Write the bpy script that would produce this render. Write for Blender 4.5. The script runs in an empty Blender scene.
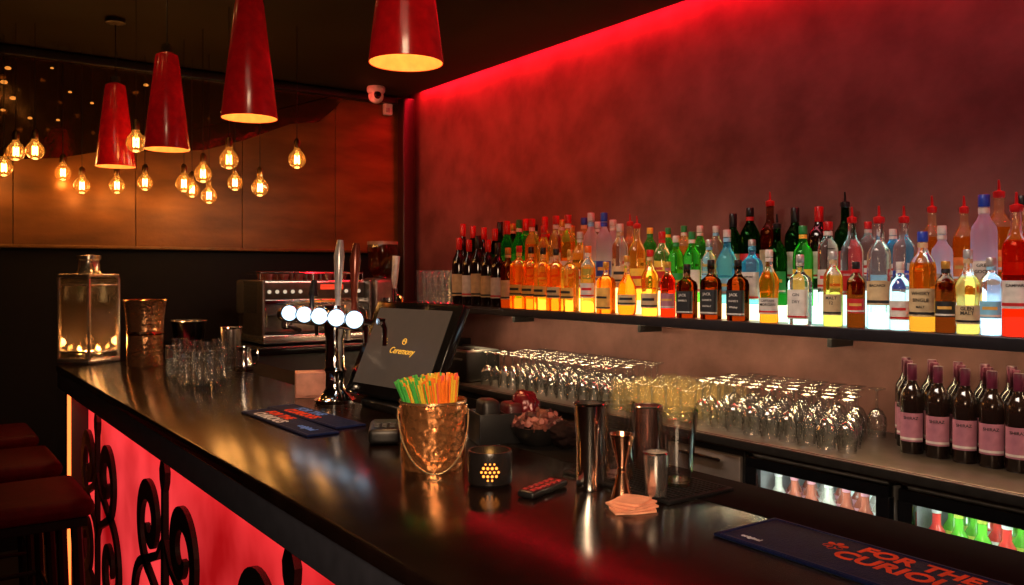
import bpy, bmesh, math, random
from mathutils import Vector, Matrix, noise
random.seed(7)
PI=math.pi
col=bpy.context.scene.collection
TH=math.radians(35.6); S=math.sin(TH); CO=math.cos(TH); F=860.0; CH=1.5; HY=273.0
def ray(px):
    r=(px-512)/F
    return (S+r*CO, CO-r*S)
def onz(px,py,z=1.10):
    d=(CH-z)*F/(py-HY); k=ray(px); return (k[0]*d,k[1]*d,d)
def onx(px,x):
    k=ray(px); d=x/k[0]; return (k[1]*d,d)
def ony(px,y):
    k=ray(px); d=y/k[1]; return (k[0]*d,d)
def zat(py,d): return CH-(py-HY)*d/F
# ---------------------------------------------------------------- materials
MATS={}
def mat(name,color,rough=.5,metal=0,emi=None,es=0,var=.12,scale=30,bump=0,bscale=60,coat=0,spec=.5,vor=False,emi2=None,stretch=None):
    if name in MATS: return MATS[name]
    m=bpy.data.materials.new(name); m.use_nodes=True; nt=m.node_tree; b=nt.nodes['Principled BSDF']
    tc=nt.nodes.new('ShaderNodeTexCoord'); n=nt.nodes.new('ShaderNodeTexNoise'); n.inputs['Scale'].default_value=scale; n.inputs['Detail'].default_value=4
    vec=tc.outputs['Object']
    if stretch:
        mp=nt.nodes.new('ShaderNodeMapping'); mp.inputs['Scale'].default_value=stretch; nt.links.new(vec,mp.inputs['Vector']); vec=mp.outputs[0]
    nt.links.new(vec,n.inputs['Vector'])
    r=nt.nodes.new('ShaderNodeValToRGB'); c=color
    r.color_ramp.elements[0].color=(c[0]*(1-var*2),c[1]*(1-var*2),c[2]*(1-var*2),1); r.color_ramp.elements[1].color=(min(1,c[0]*(1+var)),min(1,c[1]*(1+var)),min(1,c[2]*(1+var)),1)
    r.color_ramp.elements[0].position=.3; r.color_ramp.elements[1].position=.7
    nt.links.new(n.outputs['Fac'],r.inputs['Fac']); nt.links.new(r.outputs['Color'],b.inputs['Base Color'])
    b.inputs['Roughness'].default_value=rough; b.inputs['Metallic'].default_value=metal; b.inputs['Coat Weight'].default_value=coat; b.inputs['Coat Roughness'].default_value=.08
    b.inputs['Specular IOR Level'].default_value=spec
    if emi: b.inputs['Emission Color'].default_value=(*emi,1); b.inputs['Emission Strength'].default_value=es
    if emi2:
        r2=nt.nodes.new('ShaderNodeValToRGB'); r2.color_ramp.elements[0].color=(*emi,1); r2.color_ramp.elements[1].color=(*emi2,1); r2.color_ramp.elements[0].position=.35; r2.color_ramp.elements[1].position=.65
        nt.links.new(n.outputs['Fac'],r2.inputs['Fac']); nt.links.new(r2.outputs['Color'],b.inputs['Emission Color'])
    if bump:
        bp=nt.nodes.new('ShaderNodeBump'); bp.inputs['Strength'].default_value=bump; bp.inputs['Distance'].default_value=.01
        if vor:
            t=nt.nodes.new('ShaderNodeTexVoronoi'); t.feature='SMOOTH_F1'; t.inputs['Scale'].default_value=bscale; o=t.outputs['Distance']
        else:
            t=nt.nodes.new('ShaderNodeTexNoise'); t.inputs['Scale'].default_value=bscale; t.inputs['Detail'].default_value=5; o=t.outputs['Fac']
        nt.links.new(tc.outputs['Object'],t.inputs['Vector']); nt.links.new(o,bp.inputs['Height']); nt.links.new(bp.outputs['Normal'],b.inputs['Normal'])
    MATS[name]=m; return m
def glass(name,color,refl=.5,trans=.06,tint=None,emi=0,rough=.03,blend=.3,edge=.3,power=1.8,bump=0,base=.05):
    """thin walled glass: transparent (darker towards its rim) + glossy rim + a little translucency"""
    if name in MATS: return MATS[name]
    m=bpy.data.materials.new(name); m.use_nodes=True; nt=m.node_tree; N=nt.nodes; L=nt.links
    N.remove(N['Principled BSDF']); out=N['Material Output']
    tr=N.new('ShaderNodeBsdfTransparent')
    lw2=N.new('ShaderNodeLayerWeight'); lw2.inputs['Blend'].default_value=.5
    pw=N.new('ShaderNodeMath'); pw.operation='POWER'; pw.inputs[1].default_value=power; L.new(lw2.outputs['Facing'],pw.inputs[0])
    tc=N.new('ShaderNodeTexCoord')
    md=N.new('ShaderNodeMixRGB'); md.blend_type='MULTIPLY'; L.new(pw.outputs[0],md.inputs[0]); md.inputs[2].default_value=(edge,edge,edge,1)
    md.inputs[1].default_value=(*color,1)
    L.new(md.outputs[0],tr.inputs['Color'])
    tl=N.new('ShaderNodeBsdfTranslucent'); tl.inputs['Color'].default_value=(*(tint or color),1)
    nz=N.new('ShaderNodeTexNoise'); nz.inputs['Scale'].default_value=25
    mr=N.new('ShaderNodeMapRange'); mr.inputs['To Min'].default_value=rough; mr.inputs['To Max'].default_value=rough+.04
    L.new(nz.outputs['Fac'],mr.inputs['Value'])
    gl=N.new('ShaderNodeBsdfGlossy'); L.new(mr.outputs['Result'],gl.inputs['Roughness'])
    if bump:
        bn=N.new('ShaderNodeTexVoronoi'); bn.inputs['Scale'].default_value=90; L.new(tc.outputs['Object'],bn.inputs['Vector'])
        bp=N.new('ShaderNodeBump'); bp.inputs['Strength'].default_value=bump; bp.inputs['Distance'].default_value=.01; L.new(bn.outputs['Distance'],bp.inputs['Height']); L.new(bp.outputs['Normal'],gl.inputs['Normal'])
    lw=N.new('ShaderNodeLayerWeight'); lw.inputs['Blend'].default_value=blend
    ma=N.new('ShaderNodeMath'); ma.operation='MULTIPLY_ADD'; ma.inputs[1].default_value=refl; ma.inputs[2].default_value=base
    L.new(lw.outputs['Facing'],ma.inputs[0])
    m1=N.new('ShaderNodeMixShader'); m1.inputs['Fac'].default_value=trans
    L.new(tr.outputs[0],m1.inputs[1]); L.new(tl.outputs[0],m1.inputs[2])
    m2=N.new('ShaderNodeMixShader'); L.new(ma.outputs[0],m2.inputs['Fac']); L.new(m1.outputs[0],m2.inputs[1]); L.new(gl.outputs[0],m2.inputs[2])
    res=m2
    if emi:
        e=N.new('ShaderNodeEmission'); e.inputs['Color'].default_value=(*(tint or color),1); e.inputs['Strength'].default_value=emi  # faint glow added to the glass to mimic scattered light
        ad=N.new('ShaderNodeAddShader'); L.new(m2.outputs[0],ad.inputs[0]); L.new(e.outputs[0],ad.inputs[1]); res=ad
    L.new(res.outputs[0],out.inputs['Surface'])
    MATS[name]=m; return m
def bottleglass(name,empty,liquid,level=.68,trans=.05,tint=None,rough=.0,ior=1.36,emi=0):
    """refracting filled bottle: tinted glass BSDF, liquid colour below the fill level"""
    if name in MATS: return MATS[name]
    m=bpy.data.materials.new(name); m.use_nodes=True; nt=m.node_tree; N=nt.nodes; L=nt.links
    N.remove(N['Principled BSDF']); out=N['Material Output']
    tc=N.new('ShaderNodeTexCoord'); sx=N.new('ShaderNodeSeparateXYZ'); L.new(tc.outputs['Generated'],sx.inputs[0])
    lt=N.new('ShaderNodeMath'); lt.operation='LESS_THAN'; lt.inputs[1].default_value=level; L.new(sx.outputs[2],lt.inputs[0])
    mc=N.new('ShaderNodeMixRGB'); L.new(lt.outputs[0],mc.inputs[0]); mc.inputs[1].default_value=(*empty,1); mc.inputs[2].default_value=(*liquid,1)
    nz=N.new('ShaderNodeTexNoise'); nz.inputs['Scale'].default_value=22; L.new(tc.outputs['Object'],nz.inputs['Vector'])
    bp=N.new('ShaderNodeBump'); bp.inputs['Strength'].default_value=.10; bp.inputs['Distance'].default_value=.01; L.new(nz.outputs['Fac'],bp.inputs['Height'])
    g=N.new('ShaderNodeBsdfGlass'); g.inputs['IOR'].default_value=ior; g.inputs['Roughness'].default_value=rough; L.new(mc.outputs[0],g.inputs['Color']); L.new(bp.outputs[0],g.inputs['Normal'])
    tl=N.new('ShaderNodeBsdfTranslucent'); tl.inputs['Color'].default_value=(*(tint or liquid),1)
    m1=N.new('ShaderNodeMixShader'); m1.inputs[0].default_value=trans; L.new(g.outputs[0],m1.inputs[1]); L.new(tl.outputs[0],m1.inputs[2])
    res=m1
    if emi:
        e=N.new('ShaderNodeEmission'); e.inputs['Color'].default_value=(*(tint or liquid),1); e.inputs['Strength'].default_value=emi  # faint glow painted into the bottle for its backlit look
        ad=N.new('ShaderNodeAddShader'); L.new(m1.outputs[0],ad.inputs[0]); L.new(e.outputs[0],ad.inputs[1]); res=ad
    L.new(res.outputs[0],out.inputs['Surface'])
    MATS[name]=m; return m
def emis(name,c,s): return mat(name,(c[0]*.5,c[1]*.5,c[2]*.5),.5,0,c,s)

# ---------------------------------------------------------------- geometry
class MB:
    def __init__(s): s.bm=bmesh.new()
    def lathe(s,prof,n=24,c=(0,0,0),sq=None,axis='z'):
        rings=[]
        for i,(r,z) in enumerate(prof):
            e=(sq[min(i,len(sq)-1)] if sq else 2)
            if r<1e-6: ring=[s.bm.verts.new((c[0],c[1],c[2]+z) if axis=='z' else ((c[0]+z,c[1],c[2]) if axis=='x' else (c[0],c[1]+z,c[2])))]
            else:
                ring=[]
                for k in range(n):
                    a=2*PI*(k+.5)/n; ca,sa=math.cos(a),math.sin(a)
                    q=r if e==2 else r*(abs(ca)**e+abs(sa)**e)**(-1/e)
                    if axis=='z': p=(c[0]+q*ca,c[1]+q*sa,c[2]+z)
                    elif axis=='x': p=(c[0]+z,c[1]+q*ca,c[2]+q*sa)
                    else: p=(c[0]+q*ca,c[1]+z,c[2]+q*sa)
                    ring.append(s.bm.verts.new(p))
            rings.append(ring)
        for a,b in zip(rings,rings[1:]):
            for k in range(n):
                k2=(k+1)%n
                if len(a)==1 and len(b)==1: break
                if len(a)==1: s.bm.faces.new((a[0],b[k],b[k2]))
                elif len(b)==1: s.bm.faces.new((a[k],b[0],a[k2]))
                else: s.bm.faces.new((a[k],b[k],b[k2],a[k2]))
        return s
    def box(s,c,d,bev=0,rz=0,M=None):
        T=(M or Matrix())@Matrix.Translation(c)@Matrix.Rotation(rz,4,'Z')@Matrix.Diagonal((d[0],d[1],d[2],1))
        g=bmesh.ops.create_cube(s.bm,size=1,matrix=T)
        if bev:
            ed={e for v in g['verts'] for e in v.link_edges}
            bmesh.ops.bevel(s.bm,geom=list(ed),offset=bev,segments=3,affect='EDGES',profile=.5)
        return s
    def tube(s,pts,r,n=8,closed=False):
        P=[Vector(p) for p in pts]; rings=[]; N=len(P); up=None
        for i,p in enumerate(P):
            a=P[(i-1)%N] if (closed or i>0) else p; b=P[(i+1)%N] if (closed or i<N-1) else p
            t=(b-a).normalized()
            if up is None: up=t.orthogonal().normalized()
            up=(up-t*up.dot(t))
            up=up.normalized() if up.length>1e-6 else t.orthogonal().normalized()
            w=t.cross(up); rr=r[i] if isinstance(r,(list,tuple)) else r
            rings.append([s.bm.verts.new(p+(up*math.cos(2*PI*k/n)+w*math.sin(2*PI*k/n))*rr) for k in range(n)])
        L=N if closed else N-1
        for i in range(L):
            a=rings[i]; b=rings[(i+1)%N]
            for k in range(n): s.bm.faces.new((a[k],a[(k+1)%n],b[(k+1)%n],b[k]))
        if not closed:
            s.bm.faces.new(rings[0][::-1]); s.bm.faces.new(rings[-1])
        return s
    def ribbon(s,pts,w,t):
        """flat bar in the YZ plane following pts, width list w, thickness t along X"""
        P=[Vector(p) for p in pts]; N=len(P); rings=[]
        for i,p in enumerate(P):
            d=(P[min(i+1,N-1)]-P[max(i-1,0)]).normalized(); n_=Vector((0,-d.z,d.y))
            h=w[i]
            rings.append([s.bm.verts.new(p+n_*a*h+Vector((b*t,0,0))) for a,b in ((-1,-1),(1,-1),(1,1),(-1,1))])
        for a,b in zip(rings,rings[1:]):
            for k in range(4): s.bm.faces.new((a[k],a[(k+1)%4],b[(k+1)%4],b[k]))
        s.bm.faces.new(rings[0][::-1]); s.bm.faces.new(rings[-1]); return s
    def patch(s,R,z0,z1,a0,a1,n=14,e=2):
        """label strip round local -X"""
        lo=[];hi=[]
        for k in range(n+1):
            a=PI+a0+(a1-a0)*k/n; ca,sa=math.cos(a),math.sin(a); q=R if e==2 else R*(abs(ca)**e+abs(sa)**e)**(-1/e)
            lo.append(s.bm.verts.new((q*ca,q*sa,z0))); hi.append(s.bm.verts.new((q*ca,q*sa,z1)))
        for k in range(n): s.bm.faces.new((lo[k],lo[k+1],hi[k+1],hi[k]))
        return s
    def poly(s,pts,ext):
        v=[s.bm.verts.new(p) for p in pts]; f=s.bm.faces.new(v)
        g=bmesh.ops.extrude_face_region(s.bm,geom=[f]); vs=[x for x in g['geom'] if isinstance(x,bmesh.types.BMVert)]
        bmesh.ops.translate(s.bm,vec=ext,verts=vs); return s
    def blob(s,c,r,amp,seed,sub=3,flat=0):
        g=bmesh.ops.create_icosphere(s.bm,subdivisions=sub,radius=1)
        for v in g['verts']:
            p=v.co.copy(); q=1+amp*noise.noise(p*1.8+Vector((seed,0,0)))+amp*.5*noise.noise(p*4.3+Vector((0,seed,0)))
            v.co=Vector((c[0]+p.x*r[0]*q,c[1]+p.y*r[1]*q,max(flat,c[2]+p.z*r[2]*q)))
        return s
    def mesh(s,name,m,smooth=True):
        me=bpy.data.meshes.new(name); bmesh.ops.recalc_face_normals(s.bm,faces=s.bm.faces); s.bm.to_mesh(me); s.bm.free()
        if m: me.materials.append(m)
        if smooth:
            me.shade_smooth()
            if smooth is True: me.set_sharp_from_angle(angle=math.radians(38))
        return me
    def build(s,name,m,parent=None,smooth=True,loc=None,rz=0):
        o=bpy.data.objects.new(name,s.mesh(name,m,smooth)); col.objects.link(o)
        if parent: o.parent=parent
        if loc: o.location=loc
        if rz: o.rotation_euler.z=rz
        return o
def tag(o,label,cat,group=None,kind=None):
    o['label']=label; o['category']=cat
    if group:o['group']=group
    if kind:o['kind']=kind
    return o
def thing(name,label,cat,loc=(0,0,0),rz=0,group=None):
    o=bpy.data.objects.new(name,None); col.objects.link(o); o.empty_display_size=.05
    o.location=loc; o.rotation_euler=(0,0,rz); return tag(o,label,cat,group)
def struct(o): o['kind']='structure'; return o
def dup(o,loc,rz=0,label=None,group=None,parent=None):
    c=o.copy(); col.objects.link(c)
    if parent: c.parent=parent
    else:
        c.location=loc; c.rotation_euler=(0,0,rz)
    if label:c['label']=label
    if group:c['group']=group
    for ch in list(o.children): dup(ch,None,parent=c)
    return c
def text_obj(body,size,m,parent,M=None,bendR=None,zc=0,name='lettering',ext=.0004,shear=0,bold=0):
    cu=bpy.data.curves.new('t','FONT'); cu.body=body; cu.size=size; cu.align_x='CENTER'; cu.align_y='CENTER'; cu.extrude=ext; cu.shear=shear; cu.resolution_u=3; cu.offset=bold
    ob=bpy.data.objects.new('t',cu); col.objects.link(ob); dg=bpy.context.evaluated_depsgraph_get(); dg.update()
    me=bpy.data.meshes.new_from_object(ob.evaluated_get(dg)); bpy.data.objects.remove(ob)
    if bendR:
        for v in me.vertices:
            a=v.co.x/bendR; R=bendR+.0008+v.co.z
            v.co=Vector((-R*math.cos(a),-R*math.sin(a),v.co.y+zc))
    if M: me.transform(M)
    me.materials.clear(); me.materials.append(m); me.name=name
    o=bpy.data.objects.new(name,me); col.objects.link(o); o.parent=parent; return o

# ---------------------------------------------------------------- palette
BLACK=mat('black_satin',(.008,.008,.009),.35)
BLACKG=mat('black_gloss',(.006,.006,.007),.12)
MATTE=mat('black_matte',(.006,.005,.005),.8,spec=.06)
RUB=mat('black_rubber',(.006,.006,.007),.7,bump=.2,bscale=200,spec=.2)
STEEL=mat('brushed_steel',(.88,.85,.81),.22,.95,scale=80,var=.06)
CHROME=mat('chrome',(.9,.9,.9),.08,1,var=.03)
COPPER=mat('hammered_copper',(1.0,.42,.16),.26,.9,bump=.40,bscale=75,vor=True,var=.04)
BRONZE=mat('polished_bronze',(1.0,.50,.24),.2,.9,bump=.20,bscale=60,vor=True,var=.05)
WOODTOP=mat('counter_dark_wood',(.009,.0045,.0035),.18,scale=9,var=.3,bump=.04,bscale=14,coat=0,spec=.22)
CLEAR=glass('clear_glass',(.97,.98,.98),.9,.01,(1,.85,.6),.002,rough=.03,edge=.30,bump=.15,base=.08)
WHITE=mat('white_plastic',(.8,.8,.78),.4)

# ---------------------------------------------------------------- setting
WX=2.95; WY=5.35; CZ=2.72; LX=-2.6; NY=-2.2
floor_m=mat('floor_dark_tile',(.02,.013,.012),.4,scale=3)
ceil_m=mat('ceiling_dark_paint',(.030,.023,.012),.75,scale=2,spec=.2)
wall_m=mat('plaster_wall',(.19,.088,.074),.5,var=.17,scale=5,bump=.14,bscale=22,spec=.2)
struct(MB().box(((LX+WX)/2,(NY+WY)/2,-.05),(WX-LX+.4,WY-NY+.4,.1)).build('floor',floor_m))
struct(MB().box(((LX+2.87)/2,(NY+WY)/2,CZ+.05),(2.87-LX,WY-NY+.2,.1)).build('ceiling',ceil_m))
struct(MB().box((WX+.05,(NY+WY)/2,1.45),(.1,WY-NY+.2,2.9)).build('wall_right',wall_m))
struct(MB().box(((LX+WX)/2,WY+.05,1.45),(WX-LX,.1,2.9)).build('wall_far',mat('far_wall_black',(.004,.0035,.004),.6,spec=.2)))
side_m=mat('side_wall_dark',(.04,.016,.014),.6)
struct(MB().box((LX-.05,(NY+WY)/2,1.45),(.1,WY-NY+.2,2.9)).build('wall_left',side_m))
struct(MB().box(((LX+WX)/2,NY-.05,1.45),(WX-LX,.1,2.9)).build('wall_near',side_m))
struct(MB().box((2.91,(NY+WY)/2,2.87),(.12,WY-NY+.2,.06)).build('trim_1',BLACK))
copper_m=mat('copper_cladding',(.21,.078,.014),.42,.35,var=.20,scale=2.5,bump=.08,bscale=60,stretch=(1.2,1,4))
clp=MB(); e_=LX+.01
while e_<WX-.02:
    e2=min(e_+.62,WX-.01); clp.box(((e_+e2)/2,WY-.012,(1.65+CZ)/2),(e2-e_-.004,.024,CZ-1.65),.0015); e_=e2
struct(clp.build('trim_2',copper_m,smooth=False))
pts=[(-2.55,CZ-.01)]
for px,py in [(-200,175),(-60,165),(0,160),(60,158),(110,150),(160,152),(205,150),(245,140),(290,124),(318,122),(335,108),(348,92)]:
    x,d=ony(px,WY-.03); pts.append((x,zat(py,d)))
x,d=ony(350,WY-.03); pts.append((x,CZ-.01))
struct(MB().poly([(p[0],WY-.026,p[1]) for p in pts],(0,-.012,0)).build('window_1',mat('dark_mirror_glass',(.20,.10,.04),.12,.9,bump=.35,bscale=6),smooth=False))
struct(MB().box((.3,WY-.05,CZ-.035),(5.0,.08,.05),.008).build('trim_3',BLACK))
struct(MB().box((2.86,WY-.1,1.35),(.09,.09,2.7),.01).build('trim_4',mat('dark_brown_post',(.02,.008,.007),.4)))
struct(MB().box((.3,WY-.03,1.645),(5.2,.05,.02),.004).build('trim_5',mat('brass_trim',(.2,.1,.035),.4,.8)))

# ---------------------------------------------------------------- bar counter
bc=thing('bar_counter','long dark glossy bar counter with thick edge and red glowing front','bar counter',(.94,1.9,0))
def loc(o,x,y,z): return (x-o.location.x,y-o.location.y,z-o.location.z)
MB().box(loc(bc,.8625,1.85,1.085),(.595,4.7,.03),.006).build('worktop',WOODTOP,bc)
MB().box(loc(bc,1.2375,1.85,1.085),(.155,4.7,.03),.002).build('antiglare_strip',MATTE,bc)  # matte strip added to suppress the shelf's bright reflection in the counter
MB().box(loc(bc,.585,1.85,1.035),(.03,4.69,.07),.004).build('edge_fascia',mat('counter_edge',(.035,.038,.055),.4,spec=.4),bc)
redp=mat('painted_red_glow',(.4,.02,.02),.5,0,(.32,.003,.005),.95,scale=1.7,emi2=(1,.055,.06))  # red light falling on the panel is painted in as uneven emission
MB().box(loc(bc,.70,1.85,.54),(.03,4.6,1.05)).build('front_panel',redp,bc,False)
MB().box(loc(bc,1.29,1.85,.53),(.03,4.6,1.06)).build('back_panel',BLACK,bc,False)
MB().box(loc(bc,.68,4.17,.54),(.16,.05,1.05),.004).build('end_post',BLACK,bc)
MB().box(loc(bc,.64,1.85,.06),(.08,4.6,.12)).build('plinth',BLACK,bc)
MB().box(loc(bc,.605,4.12,.55),(.012,.02,.95)).build('light_strip',emis('orange_red_led',(1,.16,.03),3),bc)
IRON=mat('black_wrought_iron',(.005,.004,.004),.5,spec=.2)
def spiral(cy,cz,r0,r1,a0,turns,n=40):
    return [(0,cy+(r0+(r1-r0)*(t/n)**.8)*math.cos(a0+turns*2*PI*t/n),cz+(r0+(r1-r0)*(t/n)**.8)*math.sin(a0+turns*2*PI*t/n)) for t in range(n+1)]
def ironwork(y):
    st=MB().ribbon([(0,0,0),(0,0,.2),(0,0,.42),(0,0,.78)],[.018,.016,.018,.013],.008).ribbon([(0,0,.76),(0,0,.80),(0,0,.83),(0,0,.89)],[.006,.030,.034,.001],.008).build('iron_ornament',IRON,bc,False)
    st.location=loc(bc,.63,y,.10)
    for sgn in (-1,1):
        for (cz,cy,rr,a0,tn,up) in ((.64,.18,.155,-PI/2,1.2,1),(.32,.24,.19,PI/2,-1.3,-1),(.12,.13,.10,-PI/2,1.0,1)):
            p=spiral(cy,cz,rr,.035,a0,tn)
            p=[(0,0.0,cz-up*rr*1.65),(0,cy*.3,cz-up*rr*1.3)]+p
            p=[(a,sgn*b,c) for a,b,c in p]
            n=len(p); MB().ribbon(p,[.010+.022*math.sin(PI*(i+.5)/n) for i in range(n)],.007).build('scroll',IRON,st,False)
for y in (3.62,2.60,1.62): ironwork(y)
LEATH=mat('dark_red_leather',(.038,.001,.0025),.6,bump=.1,bscale=90,spec=.05)
def stool(y,label):
    t=thing('bar_stool',label,'bar stool',(.30,y,0),0,'bar stools along the counter')
    MB().box((0,0,.765),(.42,.42,.06),.028).build('seat',LEATH,t)
    MB().box((0,0,.72),(.38,.38,.03),.005).build('seat_frame',MATTE,t)
    lm=mat('dark_red_wood_leg',(.008,.003,.003),.5,spec=.1)
    for a in (-1,1):
        for b in (-1,1): MB().tube([(a*.16,b*.16,.71),(a*.19,b*.19,0)],.017,8).build('leg',lm,t)
    q=.178
    MB().tube([(-q,-q,.28),(q,-q,.28),(q,q,.28),(-q,q,.28)],.01,8,True).build('footrest',lm,t)
    return t
stool(3.16,'dark red square bar stool nearest the camera at lower left')
stool(3.80,'dark red square bar stool, middle one behind the nearest stool')
stool(4.46,'dark red square bar stool farthest away by the dark wall')

# ---------------------------------------------------------------- far counter
fc=thing('service_counter','dark service counter across the far end holding the coffee machine','counter',(2.05,4.9,0))
MB().box((.03,0,1.08),(1.62,.86,.04),.006).build('worktop',BLACKG,fc)
MB().box((.03,.03,.53),(1.58,.78,1.06),.004).build('cabinet_body',BLACK,fc)
# ---------------------------------------------------------------- back bar
BBZ=.92
bb=thing('back_bar_worktop','long dark steel back bar worktop under the bottle shelf','worktop',(2.66,2.35,0))
MB().box((.01,0,BBZ-.02),(.54,4.2,.04),.004).build('worktop',mat('back_bar_steel_top',(.10,.08,.065),.28,.8,scale=20),bb)
MB().box((-.268,0,BBZ-.017),(.012,4.2,.03),.003).build('edge_strip',mat('dull_edge',(.05,.045,.04),.3,.5),bb)
def cab(name,y0,y1,label,m):
    t=thing(name,label,'cabinet',(2.68,(y0+y1)/2,0)); w=y1-y0
    MB().box((0,0,.44),(.5,w-.01,.87),.004).build('body',m,t)
    return t
dm=mat('dull_steel_front',(.38,.32,.28),.5,.6,scale=12)
c=cab('drawer_unit',1.98,2.36,'stainless steel drawer unit left of the glass door fridges',BLACK)
for z in (.76,.56,.36): 
    f=MB().box((-.255,0,z),(.02,.35,.185),.004).build('drawer_front',dm,c); MB().box((-.275,0,z+.07),(.02,.2,.012),.003).build('handle',CHROME,f)
BD=mat('black_door',(.012,.011,.011),.3)
c=cab('storage_cabinet',2.38,3.4,'plain black storage cabinet under the glassware at the middle',BLACK)
for s in (-1,1): MB().box((-.255,s*.25,.45),(.02,.48,.8),.004).build('door',BD,c)
c=cab('storage_cabinet',3.42,4.4,'plain black storage cabinet at far end of the back bar',BLACK)
for s in (-1,1): MB().box((-.255,s*.24,.45),(.02,.46,.8),.004).build('door',BD,c)
PANE=glass('fridge_door_glass',(.95,.97,.97),.25,.0,blend=.1,edge=.8,base=.02)
def fridge(y0,y1,label):
    t=thing('bottle_fridge',label,'fridge',(2.68,(y0+y1)/2,0),0,'glass door bottle fridges'); w=y1-y0-.01
    b=MB(); b.box((.24,0,.44),(.02,w,.86)); b.box((0,0,.87),(.5,w,.015)); b.box((0,0,.05),(.5,w,.1))
    for s in (-1,1): b.box((0,s*(w/2-.01),.44),(.5,.02,.86))
    b.build('housing',mat('fridge_liner',(.25,.25,.25),.5),t,False)
    MB().box((-.05,0,.60),(.36,w-.05,.008)).build('wire_shelf',STEEL,t)
    MB().box((-.05,0,.33),(.36,w-.05,.008)).build('wire_shelf',STEEL,t)
    MB().box((.215,0,.70),(.01,w-.08,.18)).build('light_strip',emis('fridge_light',(.8,1,.9),.9),t)
    d=MB(); 
    d.box((-.262,0,.845),(.03,w-.01,.04),.003); d.box((-.262,0,.14),(.03,w-.01,.08),.003)
    for s in (-1,1): d.box((-.262,s*(w/2-.025),.48),(.03,.045,.7),.003)
    f=d.build('door_frame',BLACKG,t); MB().box((-.262,0,.49),(.006,w-.09,.67)).build('door_pane',PANE,f,False)
    MB().tube([(-.29,w/2-.03,.5),(-.3,w/2-.03,.55),(-.3,w/2-.03,.72),(-.29,w/2-.03,.77)],.006).build('handle',CHROME,f)
    l=bpy.data.lights.new('fridge_lamp','AREA'); l.energy=1.5; l.size=.03; l.size_y=.4; l.shape='RECTANGLE'; l.color=(.85,1,.93)
    o=bpy.data.objects.new('fridge_lamp',l); col.objects.link(o); o.parent=t; o.location=(-.235,0,.858); o.rotation_euler=(0,-.5,0)
    return t
fridge(1.42,1.97,'black framed glass door fridge with pink labelled bottles, beside the drawers')
fridge(.86,1.41,'black framed glass door fridge with green bottles at far right')
fridge(.30,.85,'black framed glass door fridge past the right edge, beyond green bottles')
def small_bottle(colr,lab,nm,label,grp):
    t=thing('small_bottle',label,'bottle',(0,0,0),0,grp)
    H=.2;R=.03
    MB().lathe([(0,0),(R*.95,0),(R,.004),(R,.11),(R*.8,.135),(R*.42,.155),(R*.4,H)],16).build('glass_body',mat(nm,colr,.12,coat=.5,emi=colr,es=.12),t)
    MB().patch(R+.0006,.05,.125,-1.9,1.9).build('paper_label',mat(nm+'_lab',lab,.5),t)
    MB().lathe([(R*.45,H-.012),(R*.47,H),(0,H+.003)],12).build('cap',mat(nm+'_cap',lab,.3,.5),t)
    return t
kinds=[((.35,.10,.06),(.75,.35,.40),'pink_bottle','pink labelled small bottle chilled inside the fridge beside the drawers'),((.5,.5,.42),(.85,.85,.8),'pale_bottle','white labelled small bottle chilled inside the fridge beside the drawers'),((.10,.4,.03),(.6,.7,.1),'green_bottle','green small bottle chilled inside the right hand fridge'),((.5,.04,.03),(.8,.8,.75),'red_bottle','red small bottle chilled inside the right hand fridge')]
protos=[small_bottle(*k,k[3]+' group') for k in kinds]; used=[False]*4
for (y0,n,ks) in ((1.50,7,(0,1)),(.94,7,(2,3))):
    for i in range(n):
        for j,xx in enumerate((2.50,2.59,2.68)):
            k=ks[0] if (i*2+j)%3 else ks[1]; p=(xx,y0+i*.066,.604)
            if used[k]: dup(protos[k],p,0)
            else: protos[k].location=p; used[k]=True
# ---------------------------------------------------------------- bottle shelf
SZ=1.315
sh=thing('bottle_shelf','long black wall shelf carrying the rows of spirit bottles','shelf',(2.77,2.4,SZ))
MB().box((0,.41,-.02),(.35,4.57,.04),.003).build('board',mat('shelf_black',(.015,.013,.015),.3),sh)
for y in (-1.5,-.5,.5,1.5): MB().box((.10,y,-.065),(.14,.02,.05),.003).build('bracket',BLACK,sh)
def lightgrad():
    m=bpy.data.materials.new('lightbox_acrylic'); m.use_nodes=True; nt=m.node_tree; b=nt.nodes['Principled BSDF']
    tc=nt.nodes.new('ShaderNodeTexCoord'); sx=nt.nodes.new('ShaderNodeSeparateXYZ'); nt.links.new(tc.outputs['Object'],sx.inputs[0])
    mr=nt.nodes.new('ShaderNodeMapRange'); mr.inputs['From Min'].default_value=-1.6; mr.inputs['From Max'].default_value=1.8; nt.links.new(sx.outputs[1],mr.inputs['Value'])
    r=nt.nodes.new('ShaderNodeValToRGB'); e=r.color_ramp.elements; e[0].color=(.36,.52,.62,1); e[0].position=.14; e[1].color=(1,.58,.2,1); e[1].position=.52
    x=r.color_ramp.elements.new(.32); x.color=(.32,.62,.48,1)
    nt.links.new(mr.outputs[0],r.inputs['Fac']); nt.links.new(r.outputs['Color'],b.inputs['Emission Color']); b.inputs['Emission Strength'].default_value=3.2; b.inputs['Base Color'].default_value=(.3,.3,.3,1)
    return m
LB=lightgrad()
lb=thing('lightbox_riser','stepped glowing white light box lifting the rear bottles on the shelf','light box',(2.83,2.4,SZ))
MB().box((-.055,0,.03),(.10,3.7,.06),.002).build('lower_step',LB,lb,False)
MB().box((.05,0,.06),(.11,3.7,.12),.002).build('upper_step',LB,lb,False)

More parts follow.
